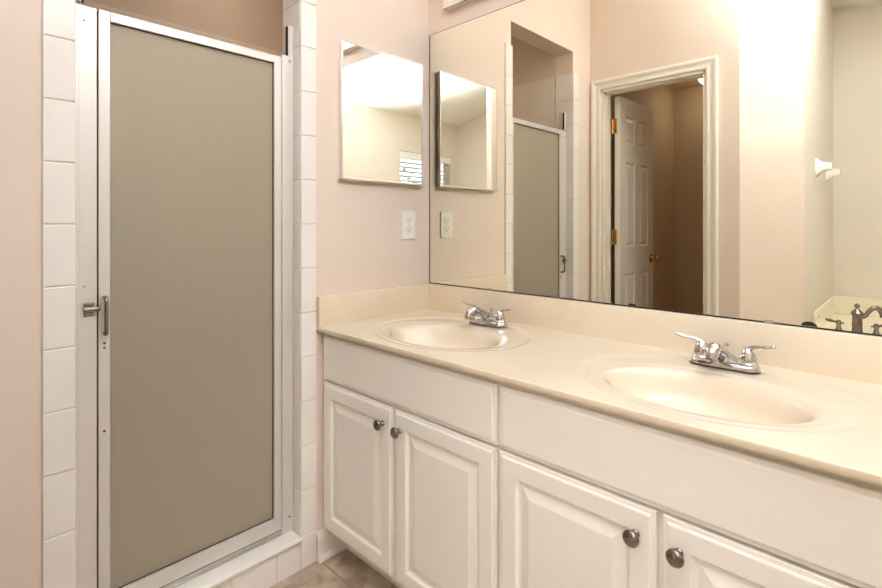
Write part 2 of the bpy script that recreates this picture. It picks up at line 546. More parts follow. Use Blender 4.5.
box(bm, DX0 + .012, DX0 + .022, -1.537, -1.502, 0, DZ - .012)
box(bm, DX1 - .022, DX1 - .012, -1.537, -1.502, 0, DZ - .012)
box(bm, DX0 + .012, DX1 - .012, -1.537, -1.502, DZ - .022, DZ - .012)
obj('door_jamb', bm, 'trim', tr)

# closet door, standing open at a right angle
dr = thing('door_1', 'white six-panel door standing open into the closet', 'door', (0.1305, -1.85, 0), kind='structure')
dy0, dy1, dz0, dz1 = -2.135, -1.584, 0.012, 1.998
xf, xb = 0.148, 0.113
cols = [(-1.812, -1.664), (-2.040, -1.890)]
rows = [(1.702, 1.884), (1.028, 1.584), (0.21, 0.855)]
bm = NB()
# slab core thinner than the frame so that the panels sit recessed
box(bm, xb + .008, xf - .008, dy0 + .001, dy1 - .001, dz0 + .001, dz1 - .001)
ys = [dy0, cols[1][0], cols[1][1], cols[0][0], cols[0][1], dy1]
for k in (0, 2, 4):
    box(bm, xb, xf, ys[k], ys[k + 1], dz0, dz1)
zz = [dz0, rows[2][0], rows[2][1], rows[1][0], rows[1][1], rows[0][0], rows[0][1], dz1]
for k in (0, 2, 4, 6):
    for (c0, c1) in cols:
        box(bm, xb, xf, c0, c1, zz[k], zz[k + 1])
for (c0, c1) in cols:
    for (r0, r1) in rows:
        front_panel(bm, c0, c1, r0, r1, [(0, -.001), (0.012, -.0005), (0.014, -.0005), (0.034, 0.006), (0.04, 0.006)], lambda u, v, h: (xf - .008 + h, u, v))
        front_panel(bm, c0, c1, r0, r1, [(0, -.001), (0.012, -.0005), (0.014, -.0005), (0.034, 0.006), (0.04, 0.006)], lambda u, v, h: (xb + .008 - h, u, v))
        # sticking bevel round each panel
        for sx, sg in ((xf, 1), (xb, -1)):
            t0 = [bm.verts.new((sx - sg * .0005, u, v)) for u, v in ((c0, r0), (c1, r0), (c1, r1), (c0, r1))]
            t1 = [bm.verts.new((sx - sg * .008, u, v)) for u, v in ((c0 + .011, r0 + .011), (c1 - .011, r0 + .011), (c1 - .011, r1 - .011), (c0 + .011, r1 - .011))]
            for k in range(4):
                bm.faces.new((t0[k], t0[(k + 1) % 4], t1[(k + 1) % 4], t1[k]))
obj('slab', bm, 'door', dr)
for sx, ax in ((xf, 'X'), (xb, '-X')):
    bm = NB()
    lathe(bm, [(0.031, 0), (0.031, 0.003), (0.026, 0.007), (0.011, 0.009), (0.0095, 0.026), (0.012, 0.032), (0.024, 0.040), (0.0275, 0.050), (0.025, 0.060), (0.014, 0.066), (0.002, 0.0675)], (sx, -2.085, 0.937), ax, 20)
    tag(obj('door_knob', bm, 'brass', dr, smooth=True), 'polished brass knob')
for hz in (1.808, 1.095, 0.25):
    bm = NB()
    lathe(bm, [(0.0055, -0.048), (0.0055, 0.048)], (0.1015, -1.5760, hz), 'Z', 12)
    lathe(bm, [(0.004, 0), (0.007, 0.003), (0.001, 0.008)], (0.1015, -1.5760, hz + .048), 'Z', 12)
    box(bm, 0.0905, 0.126, -1.5838, -1.5810, hz - .046, hz + .046)
    tag(obj('hinge', bm, 'brass', dr), 'brass butt hinge')

# ------------------------------------------------------------------ window with blind
wd = thing('window_1', 'white framed window over the tub, seen in the small mirror', 'window', (XR + .05, (WY0 + WY1) / 2, WZ0), kind='structure')
bm = NB()
for (y0, y1, z0, z1) in ((WY0, WY0 + .04, WZ0, WZ1), (WY1 - .04, WY1, WZ0, WZ1), (WY0 + .04, WY1 - .04, WZ0, WZ0 + .04), (WY0 + .04, WY1 - .04, WZ1 - .04, WZ1), (WY0 + .04, WY1 - .04, 1.475, 1.50)):
    box(bm, XR + .06, XR + .105, y0, y1, z0, z1)
obj('window_frame', bm, 'trim', wd)
bm = NB(); box(bm, XR + .08, XR + .084, WY0 + .04, WY1 - .04, WZ0 + .04, WZ1 - .04); obj('window_pane', bm, 'glass', wd)
bm = NB(); box(bm, XR - .025, XR + .06, WY0 - .02, WY1 + .02, WZ0 - .018, WZ0, .004); obj('window_sill', bm, 'trim', wd)
bl = thing('window_blind', 'white slatted blind hanging in the window over the tub', 'blind', (XR + .03, (WY0 + WY1) / 2, WZ0 + .02))
bm = NB()
for k in range(17):
    z = WZ0 + .05 + k * .048
    t = bmesh.new()
    bmesh.ops.create_cube(t, size=1)
    for v in t.verts: v.co = Vector((v.co.x * .046, v.co.y * (WY1 - WY0 - .02), v.co.z * .0028))
    merge(bm, t, Matrix.Translation((XR + .032, (WY0 + WY1) / 2, z)) @ Matrix.Rotation(math.radians(12), 4, 'Y'))
obj('slats', bm, 'blind', bl)
bm = NB(); box(bm, XR + .004, XR + .056, WY0 + .006, WY1 - .006, WZ1 - .075, WZ1 - .004, .003); obj('valance', bm, 'blind', bl)
bm = NB(); box(bm, XR + .008, XR + .055, WY0 + .01, WY1 - .01, WZ0 + .012, WZ0 + .03, .003); obj('bottom_rail', bm, 'blind', bl)
for yy in (WY0 + .14, WY1 - .14):
    bm = NB()
    lathe(bm, [(0.0012, WZ0 + .03), (0.0012, WZ1 - .07)], (XR + .0085, yy, 0), 'Z', 6)
    obj('ladder_cord', bm, 'blind', bl)

# shrubs and ground outside
struct('ground', box(NB(), 2.65, 9.0, -7.5, 2.0, -0.4, -0.3), 'pale_ground', 'ground outside the window', 'ground')
def shrub(cx, cy, rad, hgt, label, seed):
    rnd = random.Random(seed)
    s = thing('shrub', label, 'shrub', (cx, cy, -0.3))
    bm = NB()
    for k in range(520):
        th_, ph = rnd.uniform(0, 2 * PI), math.acos(rnd.uniform(-1, 1))
        rr = rad * rnd.uniform(.55, 1.0)
        p = Vector((cx + rr * math.sin(ph) * math.cos(th_), cy + rr * math.sin(ph) * math.sin(th_), hgt * .55 - .3 + hgt * .45 * math.cos(ph) * rr / rad))
        q = Matrix.Translation(p) @ Matrix.Rotation(rnd.uniform(0, 6.28), 4, 'Z') @ Matrix.Rotation(rnd.uniform(-1, 1), 4, 'X')
        L, W = rnd.uniform(.07, .12), rnd.uniform(.025, .04)
        vs = [bm.verts.new(q @ Vector(c)) for c in ((0, 0, 0), (W, L * .45, .01), (0, L, 0), (-W, L * .45, .01))]
        bm.faces.new(vs)
    obj('foliage', bm, 'leaf', s)
    bm = NB()
    tube(bm, [(cx, cy, -.3, .04), (cx + .03, cy, hgt * .3, .03), (cx, cy + .05, hgt * .7 - .3, .012)], 8, 3)
    obj('stem', bm, 'bark', s)
shrub(4.2, -2.5, .66, 2.36, 'round leafy shrub outside the window, just beyond the glass', 3)
shrub(4.9, -4.0, .70, 2.5, 'looser leafy shrub outside the window, farther off behind the round one', 5)

# ------------------------------------------------------------------ tub
tb = thing('bathtub', 'cream bathtub built into the alcove under the window', 'bathtub', (1.78, -2.45, 0))
TX0, TX1, TY0, TY1, TZ = BX + .001, XR - .001, YB + .001, -2.0, 0.56
bm = NB()
nx, ny = 60, 44
def tubz(x, y):
    u = abs((x - 1.84) / .50); v = abs((y + 2.47) / .33)
    q = (u ** 3.2 + v ** 3.2) ** (1 / 3.2)
    if q >= 1: return TZ
    e = min(1, (1 - q) / .42)
    return TZ - 0.40 * (1 - (1 - e) ** 2.2)
V = [[bm.verts.new((TX0 + (TX1 - TX0) * i / nx, TY0 + (TY1 - TY0) * j / ny, tubz(TX0 + (TX1 - TX0) * i / nx, TY0 + (TY1 - TY0) * j / ny))) for j in range(ny + 1)] for i in range(nx + 1)]
for i in range(nx):
    for j in range(ny):
        bm.faces.new((V[i][j], V[i + 1][j], V[i + 1][j + 1], V[i][j + 1]))
obj('deck', bm, 'tub', tb, smooth='auto')
bm = NB(); box(bm, TX0, TX1, TY1 - .02, TY1 + .004, 0.0, TZ - .003, .003); obj('apron', bm, 'tub', tb)
bm = NB()
box(bm, TX0, TX0 + .014, TY0 + .014, TY1 + .012, TZ + .001, 0.682, .003)
box(bm, TX0, TX1, TY0, TY0 + .014, TZ + .001, 0.682, .003)
box(bm, TX1 - .014, TX1, TY0 + .014, TY1 + .012, TZ + .001, 0.682, .003)
obj('splash_panel', bm, 'tub', tb)
bm = NB(); lathe(bm, [(0.007, 0), (0.007, .002), (0.004, .004), (0.0005, .005)], (TX0 + .014, -2.075, 0.645), 'X', 12); obj('plug_button', bm, 'brass', tb)

# roman tub filler
tf = thing('tub_faucet', 'pewter tub faucet with curved spout on the tub deck', 'faucet', (1.273, -2.14, TZ))
fx, fy = 1.273, -2.14
bm = NB()
lathe(bm, [(0.034, 0.0005), (0.034, .006), (0.028, .012), (0.024, .02), (0.023, .05), (0.0245, .055), (0.0245, .062), (0.023, .066), (0.023, .105), (0.027, .112), (0.029, .120), (0.024, .128), (0.014, .138), (0.009, .144), (0.006, .150)], (fx, fy, TZ), 'Z', 24)
obj('body', bm, 'pewter', tf, smooth='auto')
bm = NB()
lathe(bm, [(0.006, .149), (0.011, .153), (0.014, .160), (0.011, .168), (0.004, .173), (0.0005, .174)], (fx, fy, TZ), 'Z', 18)
obj('finial', bm, 'pewter', tf, smooth=True)
dx, dyv = 0.90, -0.43
bm = NB()
P = lambda L, z, rr: (fx + dx * L, fy + dyv * L, TZ + z, rr)
tube(bm, [P(.018, .098, .011), P(.036, .104, .0105), P(.055, .132, .0115), P(.078, .152, .013), P(.100, .146, .0135), P(.114, .124, .0135), P(.119, .112, .0165), P(.121, .104, .017)], 16, 6)
obj('spout', bm, 'pewter', tf, smooth='auto')
for s, ang in ((-1, 0.25), (1, -0.1)):
    hx, hy = fx + s * .0815, fy
    bm = NB()
    lathe(bm, [(0.026, 0.0005), (0.026, .004), (0.019, .012), (0.012, .028), (0.010, .044), (0.013, .050), (0.013, .062), (0.008, .070), (0.0005, .072)], (hx, hy, TZ), 'Z', 20)
    hd = obj('handle', bm, 'pewter', tf, smooth='auto')
    bm = NB()
    c, s_ = math.cos(ang), math.sin(ang)
    D = lambda L, z, rr: (hx + s * c * L, hy + s_ * L, TZ + z, rr)
    tube(bm, [D(-.024, .052, .003), D(-.020, .053, .006), D(-.006, .056, .0055), D(.012, .058, .005), D(.026, .062, .0085), D(.045, .066, .0095), D(.058, .068, .006), D(.062, .068, .002)], 12, 4)
    obj('lever', bm, 'dark_metal', hd, smooth=True)

# towel bar posts (the bar itself is missing)
def towel_post(yc, label):
    t = thing('towel_bar_post', label, 'towel bar post', (BX, yc, 1.51))
    bm = NB()
    prof = [(0, .054, .034), (.006, .054, .034), (.010, .050, .032), (.022, .036, .027), (.036, .027, .0245), (.052, .0235, .0235), (.068, .023, .023), (.075, .019, .019), (.0765, .008, .008)]
    rings = []
    n = 24
    for x, hz, hy in prof:
        ring = []
        for k in range(n):
            a = 2 * PI * k / n
            ca, sa = math.cos(a), math.sin(a)
            e = 0.6
            ring.append(bm.verts.new((BX + .0005 + x, yc + hy * math.copysign(abs(ca) ** e, ca), 1.51 + hz * math.copysign(abs(sa) ** e, sa))))
        rings.append(ring)
    for a, b in zip(rings[:-1], rings[1:]):
        for k in range(n):
            bm.faces.new((a[k], a[(k + 1) % n], b[(k + 1) % n], b[k]))
    bm.faces.new(rings[0]); bm.faces.new(rings[-1])
    obj('post_body', bm, 'ceramic', t, smooth=True)
    sg = 1 if yc < -2.3 else -1
    bm = NB()
    lathe(bm, [(0.0195, .016), (0.0195, .0255), (0.015, .0265), (0.0125, .025), (0.0122, .018), (0.0005, .0175)], (BX + .055, yc, 1.51), 'Y' if sg == 1 else '-Y', 20)
    sk = obj('socket', bm, 'ceramic', t, smooth='auto')
    bm = NB()
    lathe(bm, [(0.0120, 0), (0.0120, .0006)], (BX + .055, yc + sg * .0180 - (.0006 if sg == -1 else 0), 1.51), 'Y', 16)  # flat grey disc stands in for the shaded depth of the socket
    tag(obj('socket_shade', bm, 'pewter', sk), 'grey disc painting the shade inside the bar socket')
towel_post(-2.104, 'white ceramic towel bar post nearer the rounded wall corner, bar missing')
towel_post(-2.537, 'white ceramic towel bar post nearer the far wall, open socket showing')

# ------------------------------------------------------------------ closet dome light, plus added domes in shower and room
def dome_light(x, y, z, rad, label, m, name='ceiling_light'):
    t = thing(name, label, 'light', (x, y, z))
    bm = NB(); lathe(bm, [(rad, -.0005), (rad, -.014), (rad * .96, -.02), (rad * .5, -.02)], (x, y, z), 'Z', 32); obj('base_ring', bm, 'plastic', t, smooth='auto')
    bm = NB(); lathe(bm, [(rad * .93, -.0205), (rad * .9, -.034), (rad * .75, -.055), (rad * .5, -.070), (rad * .25, -.077), (0.001, -.079)], (x, y, z), 'Z', 32); obj('glass_dome', bm, m, t, smooth=True)
dome_light(0.40, -2.72, CZ, .13, 'white dome light on the closet ceiling, cut by the door casing', 'dome_dim')
dome_light(-0.58, -0.52, 2.4499, .10, 'added unseen dome light on the ceiling inside the shower, brightening the stall', 'added_shower_dome')  # added lamp, out of view, lights the shower stall
dome_light(1.90, -0.40, roof(1.90, 0) - .022, .17, 'added unseen dome light on the sloped ceiling, brightening the room', 'dome')  # added lamp, out of view, fill for the room

# ------------------------------------------------------------------ long mirror
mr = thing('wall_mirror', 'large frameless mirror over the vanity', 'mirror', (1.15, -0.003, 0.929))
bm = NB(); box(bm, 0.0130, 2.30, -0.0055, -0.0012, 0.9300, 1.9889); obj('mirror_glass', bm, 'mirror', mr)
bm = NB(); box(bm, 0.0112, 0.0150, -0.0061, -0.0004, 0.9300, 1.9889); obj('side_edge', bm, 'dark', mr)
bm = NB(); box(bm, 0.0112, 2.30, -0.0066, -0.0004, 0.9272, 0.9310); obj('bottom_edge', bm, 'dark', mr)
bm = NB(); box(bm, 0.0112, 2.30, -0.0059, -0.0004, 1.9880, 1.9897); obj('top_edge', bm, 'dark', mr)
for (xc, wdt, hg) in ((0.892, .026, .006), (1.330, .032, .011)):
    bm = NB()
    n = 12
    pts = [(xc + wdt / 2 * math.cos(PI * k / n), 0.9318 + hg * math.sin(PI * k / n)) for k in range(n + 1)]
    f = [bm.verts.new((x, -0.0062, z)) for x, z in pts]; g = [bm.verts.new((x, -0.0056, z)) for x, z in pts]
    bm.faces.new(f); bm.faces.new(g)
    for k in range(n + 1): bm.faces.new((f[k], f[(k + 1) % (n + 1)], g[(k + 1) % (n + 1)], g[k]))
    tag(obj('tarnish_spot', bm, 'dark', mr), 'dark tarnished spot at the lower edge')
for xc in (0.336, 1.247):
    bm = NB(); box(bm, xc - .010, xc + .010, -0.0085, -0.0067, 0.9275, 0.9350, .0008); obj('mirror_clip', bm, 'clear', mr)

# ------------------------------------------------------------------ vanity bar light
vl = thing('vanity_light', 'white bar light on the wall above the long mirror', 'light', (0.75, -0.03, 2.06))
LX0, LX1, LZ0, LZ1 = 0.115, 1.40, 2.062, 2.190
bm = NB()
box(bm, LX0, LX1, -0.008, -0.0005, LZ0, LZ1)
box(bm, LX0, LX1, -0.030, -0.008, LZ0, LZ0 + .026)
box(bm, LX0, LX1, -0.030, -0.008, LZ1 - .018, LZ1)
box(bm, LX0, LX0 + .030, -0.030, -0.008, LZ0 + .026, LZ1 - .018)
box(bm, LX1 - .030, LX1, -0.030, -0.008, LZ0 + .026, LZ1 - .018)
obj('housing', bm, 'trim', vl)
bm = NB(); box(bm, LX0 + .031, LX1 - .031, -0.028, -0.0085, LZ0 + .027, LZ1 - .019, .004, 3); obj('diffuser', bm, 'diffuser', vl, smooth='auto')
bm = NB(); box(bm, LX0 - .0008, LX1 + .0008, -0.0308, -0.0288, LZ0 - .0008, LZ0 + .0012); obj('trim_strip', bm, 'rosewood', vl)

# ------------------------------------------------------------------ medicine cabinet
mc = thing('medicine_cabinet', 'small mirrored medicine cabinet on the beige wall above the outlet', 'cabinet', (0.008, -0.255, 1.343))
Y0, Y1, Z0, Z1 = -0.4651, -0.0571, 1.3419, 1.849
bm = NB(); box(bm, 0.0005, 0.0165, Y0 + .003, Y1 - .003, Z0 + .003, Z1 - .003); obj('case', bm, 'plastic', mc)
bm = NB()
fr = 0.0075
for (a, b, c, d) in ((Y0, Y0 + fr, Z0, Z1), (Y1 - fr, Y1, Z0, Z1), (Y0 + fr, Y1 - fr, Z0, Z0 + fr), (Y0 + fr, Y1 - fr, Z1 - fr, Z1)):
    box(bm, 0.0168, 0.0245, a, b, c, d, .0012, 2)
dfr = obj('door_frame', bm, 'edge_alu', mc)
bm = NB(); box(bm, 0.0170, 0.0228, Y0 + fr - .001, Y1 - fr + .001, Z0 + fr - .001, Z1 - fr + .001); obj('mirror_door', bm, 'cab_mirror', mc)

# ------------------------------------------------------------------ outlet
ol = thing('wall_outlet', 'white duplex electrical outlet on the beige wall below the medicine cabinet', 'outlet', (0.003, -0.12, 1.176))
bm = NB(); box(bm, 0.0005, 0.0062, -0.1585, -0.0825, 1.1175, 1.2350, .0022, 3); obj('cover_plate', bm, 'plastic', ol)
for zc in (1.196, 1.157):
    bm = NB()
    n = 28
    pts = []
    for k in range(n):
        a = 2 * PI * k / n
        pts.append((-0.1205 + .0172 * math.cos(a), zc + max(-.0135, min(.0135, .0172 * math.sin(a)))))
    f = [bm.verts.new((0.0061, y, z)) for y, z in pts]; g = [bm.verts.new((0.0082, y, z)) for y, z in pts]
    bm.faces.new(f); bm.faces.new(g)
    for k in range(n): bm.faces.new((f[k], f[(k + 1) % n], g[(k + 1) % n], g[k]))
    rc = obj('receptacle', bm, 'plastic', ol)
    bm = NB()
    box(bm, 0.0080, 0.0084, -0.1282, -0.1262, zc - .0005, zc + .0085)
    box(bm, 0.0080, 0.0084, -0.1148, -0.1128, zc + .0008, zc + .0078)
    lathe(bm, [(0.0026, 0), (0.0026, .0004)], (0.0080, -0.1205, zc - .0068), 'X', 10)
    obj('slots', bm, 'dark', rc)
bm = NB(); lathe(bm, [(0.0030, 0), (0.0028, .0008), (0.0010, .0014)], (0.0061, -0.1205, 1.1765), 'X', 12); obj('screw', bm, 'alu', ol)

# ------------------------------------------------------------------ vanity cabinets
YF, YDR = -0.522, -0.5416         # face frame front, door front
ZC, ZCB = 0.8209, 0.8046
DOOR_PROF = [(0, 0), (0, .0125), (.0015, .0140), (.0090, .0146), (.0100, .0172), (.0125, .0184), (.0150, .0186),
             (.0500, .0186), (.0520, .0172), (.0560, .0105), (.0610, .0095), (.0630, .0100), (.0860, .0172), (.0885, .0176), (.0905, .0176)]
DRAW_PROF = [(0, 0), (0, .0125), (.0015, .0140), (.0090, .0146), (.0100, .0172), (.0125, .0184), (.0150, .0186), (.0170, .0186)]
def cab_face(u, v, h): return (u, YF - .001 - h, v)
def knob(bm, x, z):
    lathe(bm, [(0.0085, 0), (0.0085, .0015), (0.0062, .004), (0.0055, .010), (0.0062, .0135), (0.0130, .0165), (0.0160, .0195), (0.0163, .0225), (0.0145, .0255), (0.0090, .0280), (0.0005, .0290)], (x, YF - .0197, z), '-Y', 24)

def vanity_unit(x0, x1, doors, drawer, label, group):
    t = thing('vanity_cabinet', label, 'cabinet', ((x0 + x1) / 2, -0.27, 0), group)
    bm = NB()
    box(bm, x0, x0 + .016, YF + .02, -0.004, 0.105, ZCB - .001)
    box(bm, x1 - .016, x1, YF + .02, -0.004, 0.105, ZCB - .001)
    box(bm, x0 + .016, x1 - .016, YF + .02, -0.004, 0.105, 0.121)
    box(bm, x0 + .016, x1 - .016, -0.012, -0.004, 0.121, ZCB - .001)
    obj('carcass', bm, 'cabinet_in', t)
    bm = NB()
    box(bm, x0, x0 + .045, YF, YF + .02, 0.105, ZCB - .001)
    box(bm, x1 - .045, x1, YF, YF + .02, 0.105, ZCB - .001)
    for z0, z1 in ((0.105, .15), (.61, .66), (.76, ZCB - .001)):
        box(bm, x0 + .045, x1 - .045, YF, YF + .02, z0, z1)
    xm = (doors[0][1] + doors[1][0]) / 2
    box(bm, xm - .025, xm + .025, YF, YF + .02, .15, .61)
    obj('face_frame', bm, 'cabinet', t)
    bm = NB(); box(bm, x0, x1, -0.440, -0.424, 0.0, 0.105); obj('toe_kick', bm, 'cabinet', t)
    bm = NB(); front_panel(bm, drawer[0], drawer[1], .6389, .789, DRAW_PROF, cab_face); obj('drawer_front', bm, 'cabinet', t)
    for (a, b, kx) in doors:
        bm = NB(); front_panel(bm, a, b, .119, .6318, DOOR_PROF, cab_face)
        d = obj('door', bm, 'cabinet', t)
        bm = NB(); knob(bm, kx, .576)
        tag(obj('knob', bm, 'pewter', d, smooth='auto'), 'round pewter knob')
vanity_unit(0.0015, 0.7833, [(.020, .3921, .350), (.402, .7790, .430)], (.020, .7793),
            'cream two-door vanity cabinet beside the shower, under the left sink', 'vanity cabinets')
vanity_unit(0.7837, 1.5665, [(.7879, 1.1625, 1.124), (1.1743, 1.548, 1.205)], (.7879, 1.548),
            'cream two-door vanity cabinet farther from the shower, under the right sink', 'vanity cabinets')

# ------------------------------------------------------------------ countertop with two moulded bowls
vt = thing('countertop', 'cream cultured marble countertop with two moulded oval sinks', 'countertop', (0.79, -0.28, ZC))
X0, X1, YFR = 0.001, 1.590, -0.5545
BOWLS = ((0.385, -0.318), (1.172, -0.318))
def sm(t):
    t = max(0.0, min(1.0, t)); return t * t * (3 - 2 * t)
def topz(x, y):
    z = ZC
    for cx_, cy_ in BOWLS:
        ro = math.hypot((x - cx_ - .004) / .292, (y + .287) / .236)
        ri = math.hypot((x - cx_) / .222, (y - cy_) / .153)
        if ro < 1.0:
            z -= 0.0038 * sm((1 - ro) / .085)
        if ri < 1.12:
            z -= 0.0035 * sm((1.12 - ri) / .12)
        if ri < 1.0:
            e = 1 - ri
            z -= 0.108 * (1 - (1 - min(1, e / .85)) ** 2.4) * sm(e / .26 + .02)
    dfr_ = y - YFR
    if dfr_ < .0025:
        z -= .0025 - math.sqrt(max(0, .0025 ** 2 - (.0025 - dfr_) ** 2))
    return z
nx, ny = 318, 108
yl_ = [YFR, YFR + .0003, YFR + .0008, YFR + .0015, YFR + .0025, YFR + .005] + [YFR + .005 + (-.0005 - YFR - .005) * j / ny for j in range(1, ny + 1)]
xl_ = [X0 + (X1 - X0) * i / nx for i in range(nx + 1)]
bm = NB()
V = [[bm.verts.new((x, y, topz(x, y))) for y in yl_] for x in xl_]
for i in range(nx):
    for j in range(len(yl_) - 1):
        bm.faces.new((V[i][j], V[i + 1][j], V[i + 1][j + 1], V[i][j + 1]))
# front edge and underside lip
prev = None
for i, x in enumerate(xl_):
    q = [V[i][0], bm.verts.new((x, YFR, ZCB + .004)), bm.verts.new((x, YFR + .0012, ZCB + .001)), bm.verts.new((x, YFR + .004, ZCB)), bm.verts.new((x, YFR + .055, ZCB))]
    if prev:
        for k in range(4):
            bm.faces.new((prev[k], q[k], q[k + 1], prev[k + 1]))
    prev = q
obj('top_slab', bm, 'marble', vt, smooth='auto')
bm = NB(); box(bm, X0, X1, -0.0195, -0.0008, ZC - .001, 0.9268, .0025, 3); obj('backsplash', bm, 'marble', vt, smooth='auto')
bm = NB(); box(bm, X0, 0.0190, YFR + .002, -0.0197, ZC - .001, 0.9268, .0025, 3); obj('side_splash', bm, 'marble', vt, smooth='auto')
for cx_, cy_ in BOWLS:
    bm = NB(); lathe(bm, [(0.031, -.001), (0.031, .002), (0.027, .0035), (0.019, .002), (0.017, -.004), (0.001, -.004)], (cx_, cy_, topz(cx_, cy_)), 'Z', 24)
    dn = obj('drain', bm, 'chrome', vt, smooth='auto')
    bm = NB(); lathe(bm, [(0.014, -.0035), (0.0145, .003), (0.010, .006), (0.001, .0065)], (cx_, cy_, topz(cx_, cy_)), 'Z', 20)
    obj('stopper', bm, 'chrome', dn, smooth='auto')

# ------------------------------------------------------------------ basin faucets
def basin_faucet(cx_, label):
    zb = max(topz(cx_ + dx_, -.098 + dy_) for dx_ in (-.081, -.06, 0, .06, .081) for dy_ in (-.028, 0, .020, .028)) + .0003
    t = thing('basin_faucet', label, 'faucet', (cx_, -0.098, zb), 'basin faucets')
    yc = -0.098
    # base plate: stadium with a raised, sloped body
    bm = NB()
    def stadium(hl, hw, z, n=12):
        out = []
        for k in range(n + 1):
            a = -PI / 2 + PI * k / n
            out.append((cx_ + hl - hw + hw * math.cos(a), yc + hw * math.sin(a), z))
        for k in range(n + 1):
            a = PI / 2 + PI * k / n
            out.append((cx_ - hl + hw + hw * math.cos(a), yc + hw * math.sin(a), z))
        return [bm.verts.new(p) for p in out]
    L = [stadium(.0790, .0265, zb + .0018), stadium(.0790, .0265, zb + .006), stadium(.0780, .0255, zb + .009), stadium(.0765, .0245, zb + .0125), stadium(.0740, .0220, zb + .0145)]
    for a, b in zip(L[:-1], L[1:]):
        for k in range(len(a)):
            bm.faces.new((a[k], a[(k + 1) % len(a)], b[(k + 1) % len(a)], b[k]))
    bm.faces.new(L[0]); bm.faces.new(L[-1])
    obj('base_plate', bm, 'chrome', t, smooth='auto')
    bm = NB()
    L = [stadium(.0798, .0273, zb), stadium(.0798, .0273, zb + .0016)]
    for k in range(len(L[0])):
        bm.faces.new((L[0][k], L[0][(k + 1) % len(L[0])], L[1][(k + 1) % len(L[0])], L[1][k]))
    bm.faces.new(L[0]); bm.faces.new(L[1])
    obj('gasket', bm, 'dark', t)
    # spout
    bm = NB()
    tube(bm, [(cx_, yc + .010, zb + .022, .020, .017), (cx_, yc - .004, zb + .026, .0195, .018), (cx_, yc - .030, zb + .044, .0150, .0125),
              (cx_, yc - .058, zb + .0565, .0145, .0115), (cx_, yc - .082, zb + .061, .0165, .0135), (cx_, yc - .099, zb + .0555, .0165, .0145), (cx_, yc - .107, zb + .045, .0135, .0130), (cx_, yc - .108, zb + .040, .0120, .0120)], 18, 6)
    sp = obj('spout', bm, 'chrome', t, smooth='auto')
    bm = NB(); lathe(bm, [(0.0105, 0), (0.0105, .008)], (cx_, yc - .1075, zb + .0325), 'Z', 18); obj('aerator', bm, 'steel', sp, smooth='auto')
    # wedge that carries the spout
    bm = NB()
    a = [bm.verts.new(p) for p in ((cx_ - .040, yc - .020, zb + .013), (cx_ + .040, yc - .020, zb + .013), (cx_ + .040, yc + .019, zb + .013), (cx_ - .040, yc + .019, zb + .013))]
    b = [bm.verts.new(p) for p in ((cx_ - .013, yc - .018, zb + .029), (cx_ + .013, yc - .018, zb + .029), (cx_ + .013, yc + .016, zb + .034), (cx_ - .013, yc + .016, zb + .034))]
    for k in range(4): bm.faces.new((a[k], a[(k + 1) % 4], b[(k + 1) % 4], b[k]))
    bm.faces.new(a); bm.faces.new(b)
    bmesh.ops.bevel(bm, geom=bm.edges[:], offset=.003, segments=2, affect='EDGES')
    obj('spout_body', bm, 'chrome', t, smooth='auto')
    for s in (-1, 1):
        hx = cx_ + s * .0525
        bm = NB()
        lathe(bm, [(0.0225, .014), (0.0228, .017), (0.0215, .020), (0.0195, .0215), (0.0200, .024), (0.0185, .034), (0.0150, .044), (0.0115, .051), (0.0080, .0555), (0.003, .0575), (0.0005, .058)], (hx, yc, zb), 'Z', 24)
        h = obj('handle', bm, 'chrome', t, smooth='auto')
        bm = NB()
        tube(bm, [(hx - s * .004, yc, zb + .049, .0085, .0060), (hx + s * .008, yc - .001, zb + .0575, .0075, .0050), (hx + s * .024, yc - .004, zb + .0615, .0060, .0042), (hx + s * .040, yc - .007, zb + .0635, .0056, .0040),
                  (hx + s * .052, yc - .010, zb + .0670, .0070, .0046), (hx + s * .058, yc - .011, zb + .0695, .0060, .0042), (hx + s * .0605, yc - .0115, zb + .0705, .0020, .0014)], 12, 5)
        obj('lever', bm, 'chrome', h, smooth=True)
    bm = NB()
    lathe(bm, [(0.0024, .010), (0.0024, .044), (0.0055, .047), (0.0060, .052), (0.0045, .056), (0.0005, .057)], (cx_, yc + .022, zb), 'Z', 12)
    obj('lift_rod', bm, 'chrome', t, smooth='auto')
basin_faucet(0.403, 'chrome two-handle faucet at the sink nearer the shower')
basin_faucet(1.167, 'chrome two-handle faucet at the sink farther from the shower')

# ------------------------------------------------------------------ shower door
sd = thing('shower_door', 'framed obscure glass shower door in the tiled opening', 'shower door', (-0.065, -0.91, 0.1212))
XF = -0.038                      # front of the door leaf
JL0, JL1 = YL + .0085, -1.1905   # latch jamb
JR0, JR1 = -0.6610, YTI - .0082  # hinge jamb
DY0, DY1, DZ0, DZ1 = -1.1875, -0.6640, 0.1415, 1.7500
def bar(y0, y1, z0, z1, x0, x1, m, name, parent=None, bev=.0012):
    bm = NB(); box(bm, x0, x1, y0, y1, z0, z1, bev); return obj(name, bm, m, parent or sd)
bm = NB()
box(bm, -0.085, XF - .002, JL0 + .012, JL1, .1212, 1.750, .0015)
box(bm, -0.085, XF - .0008, JL0, JL0 + .0125, .1212, 1.750, .0015)
obj('latch_jamb', bm, 'satin', sd)
bm = NB()
box(bm, -0.085, XF - .002, JR0, JR1 - .004, .1212, 1.760, .0015)
box(bm, -0.085, XF - .0008, JR1 - .0045, JR1, .1212, 1.760, .0015)
obj('hinge_jamb', bm, 'satin', sd)
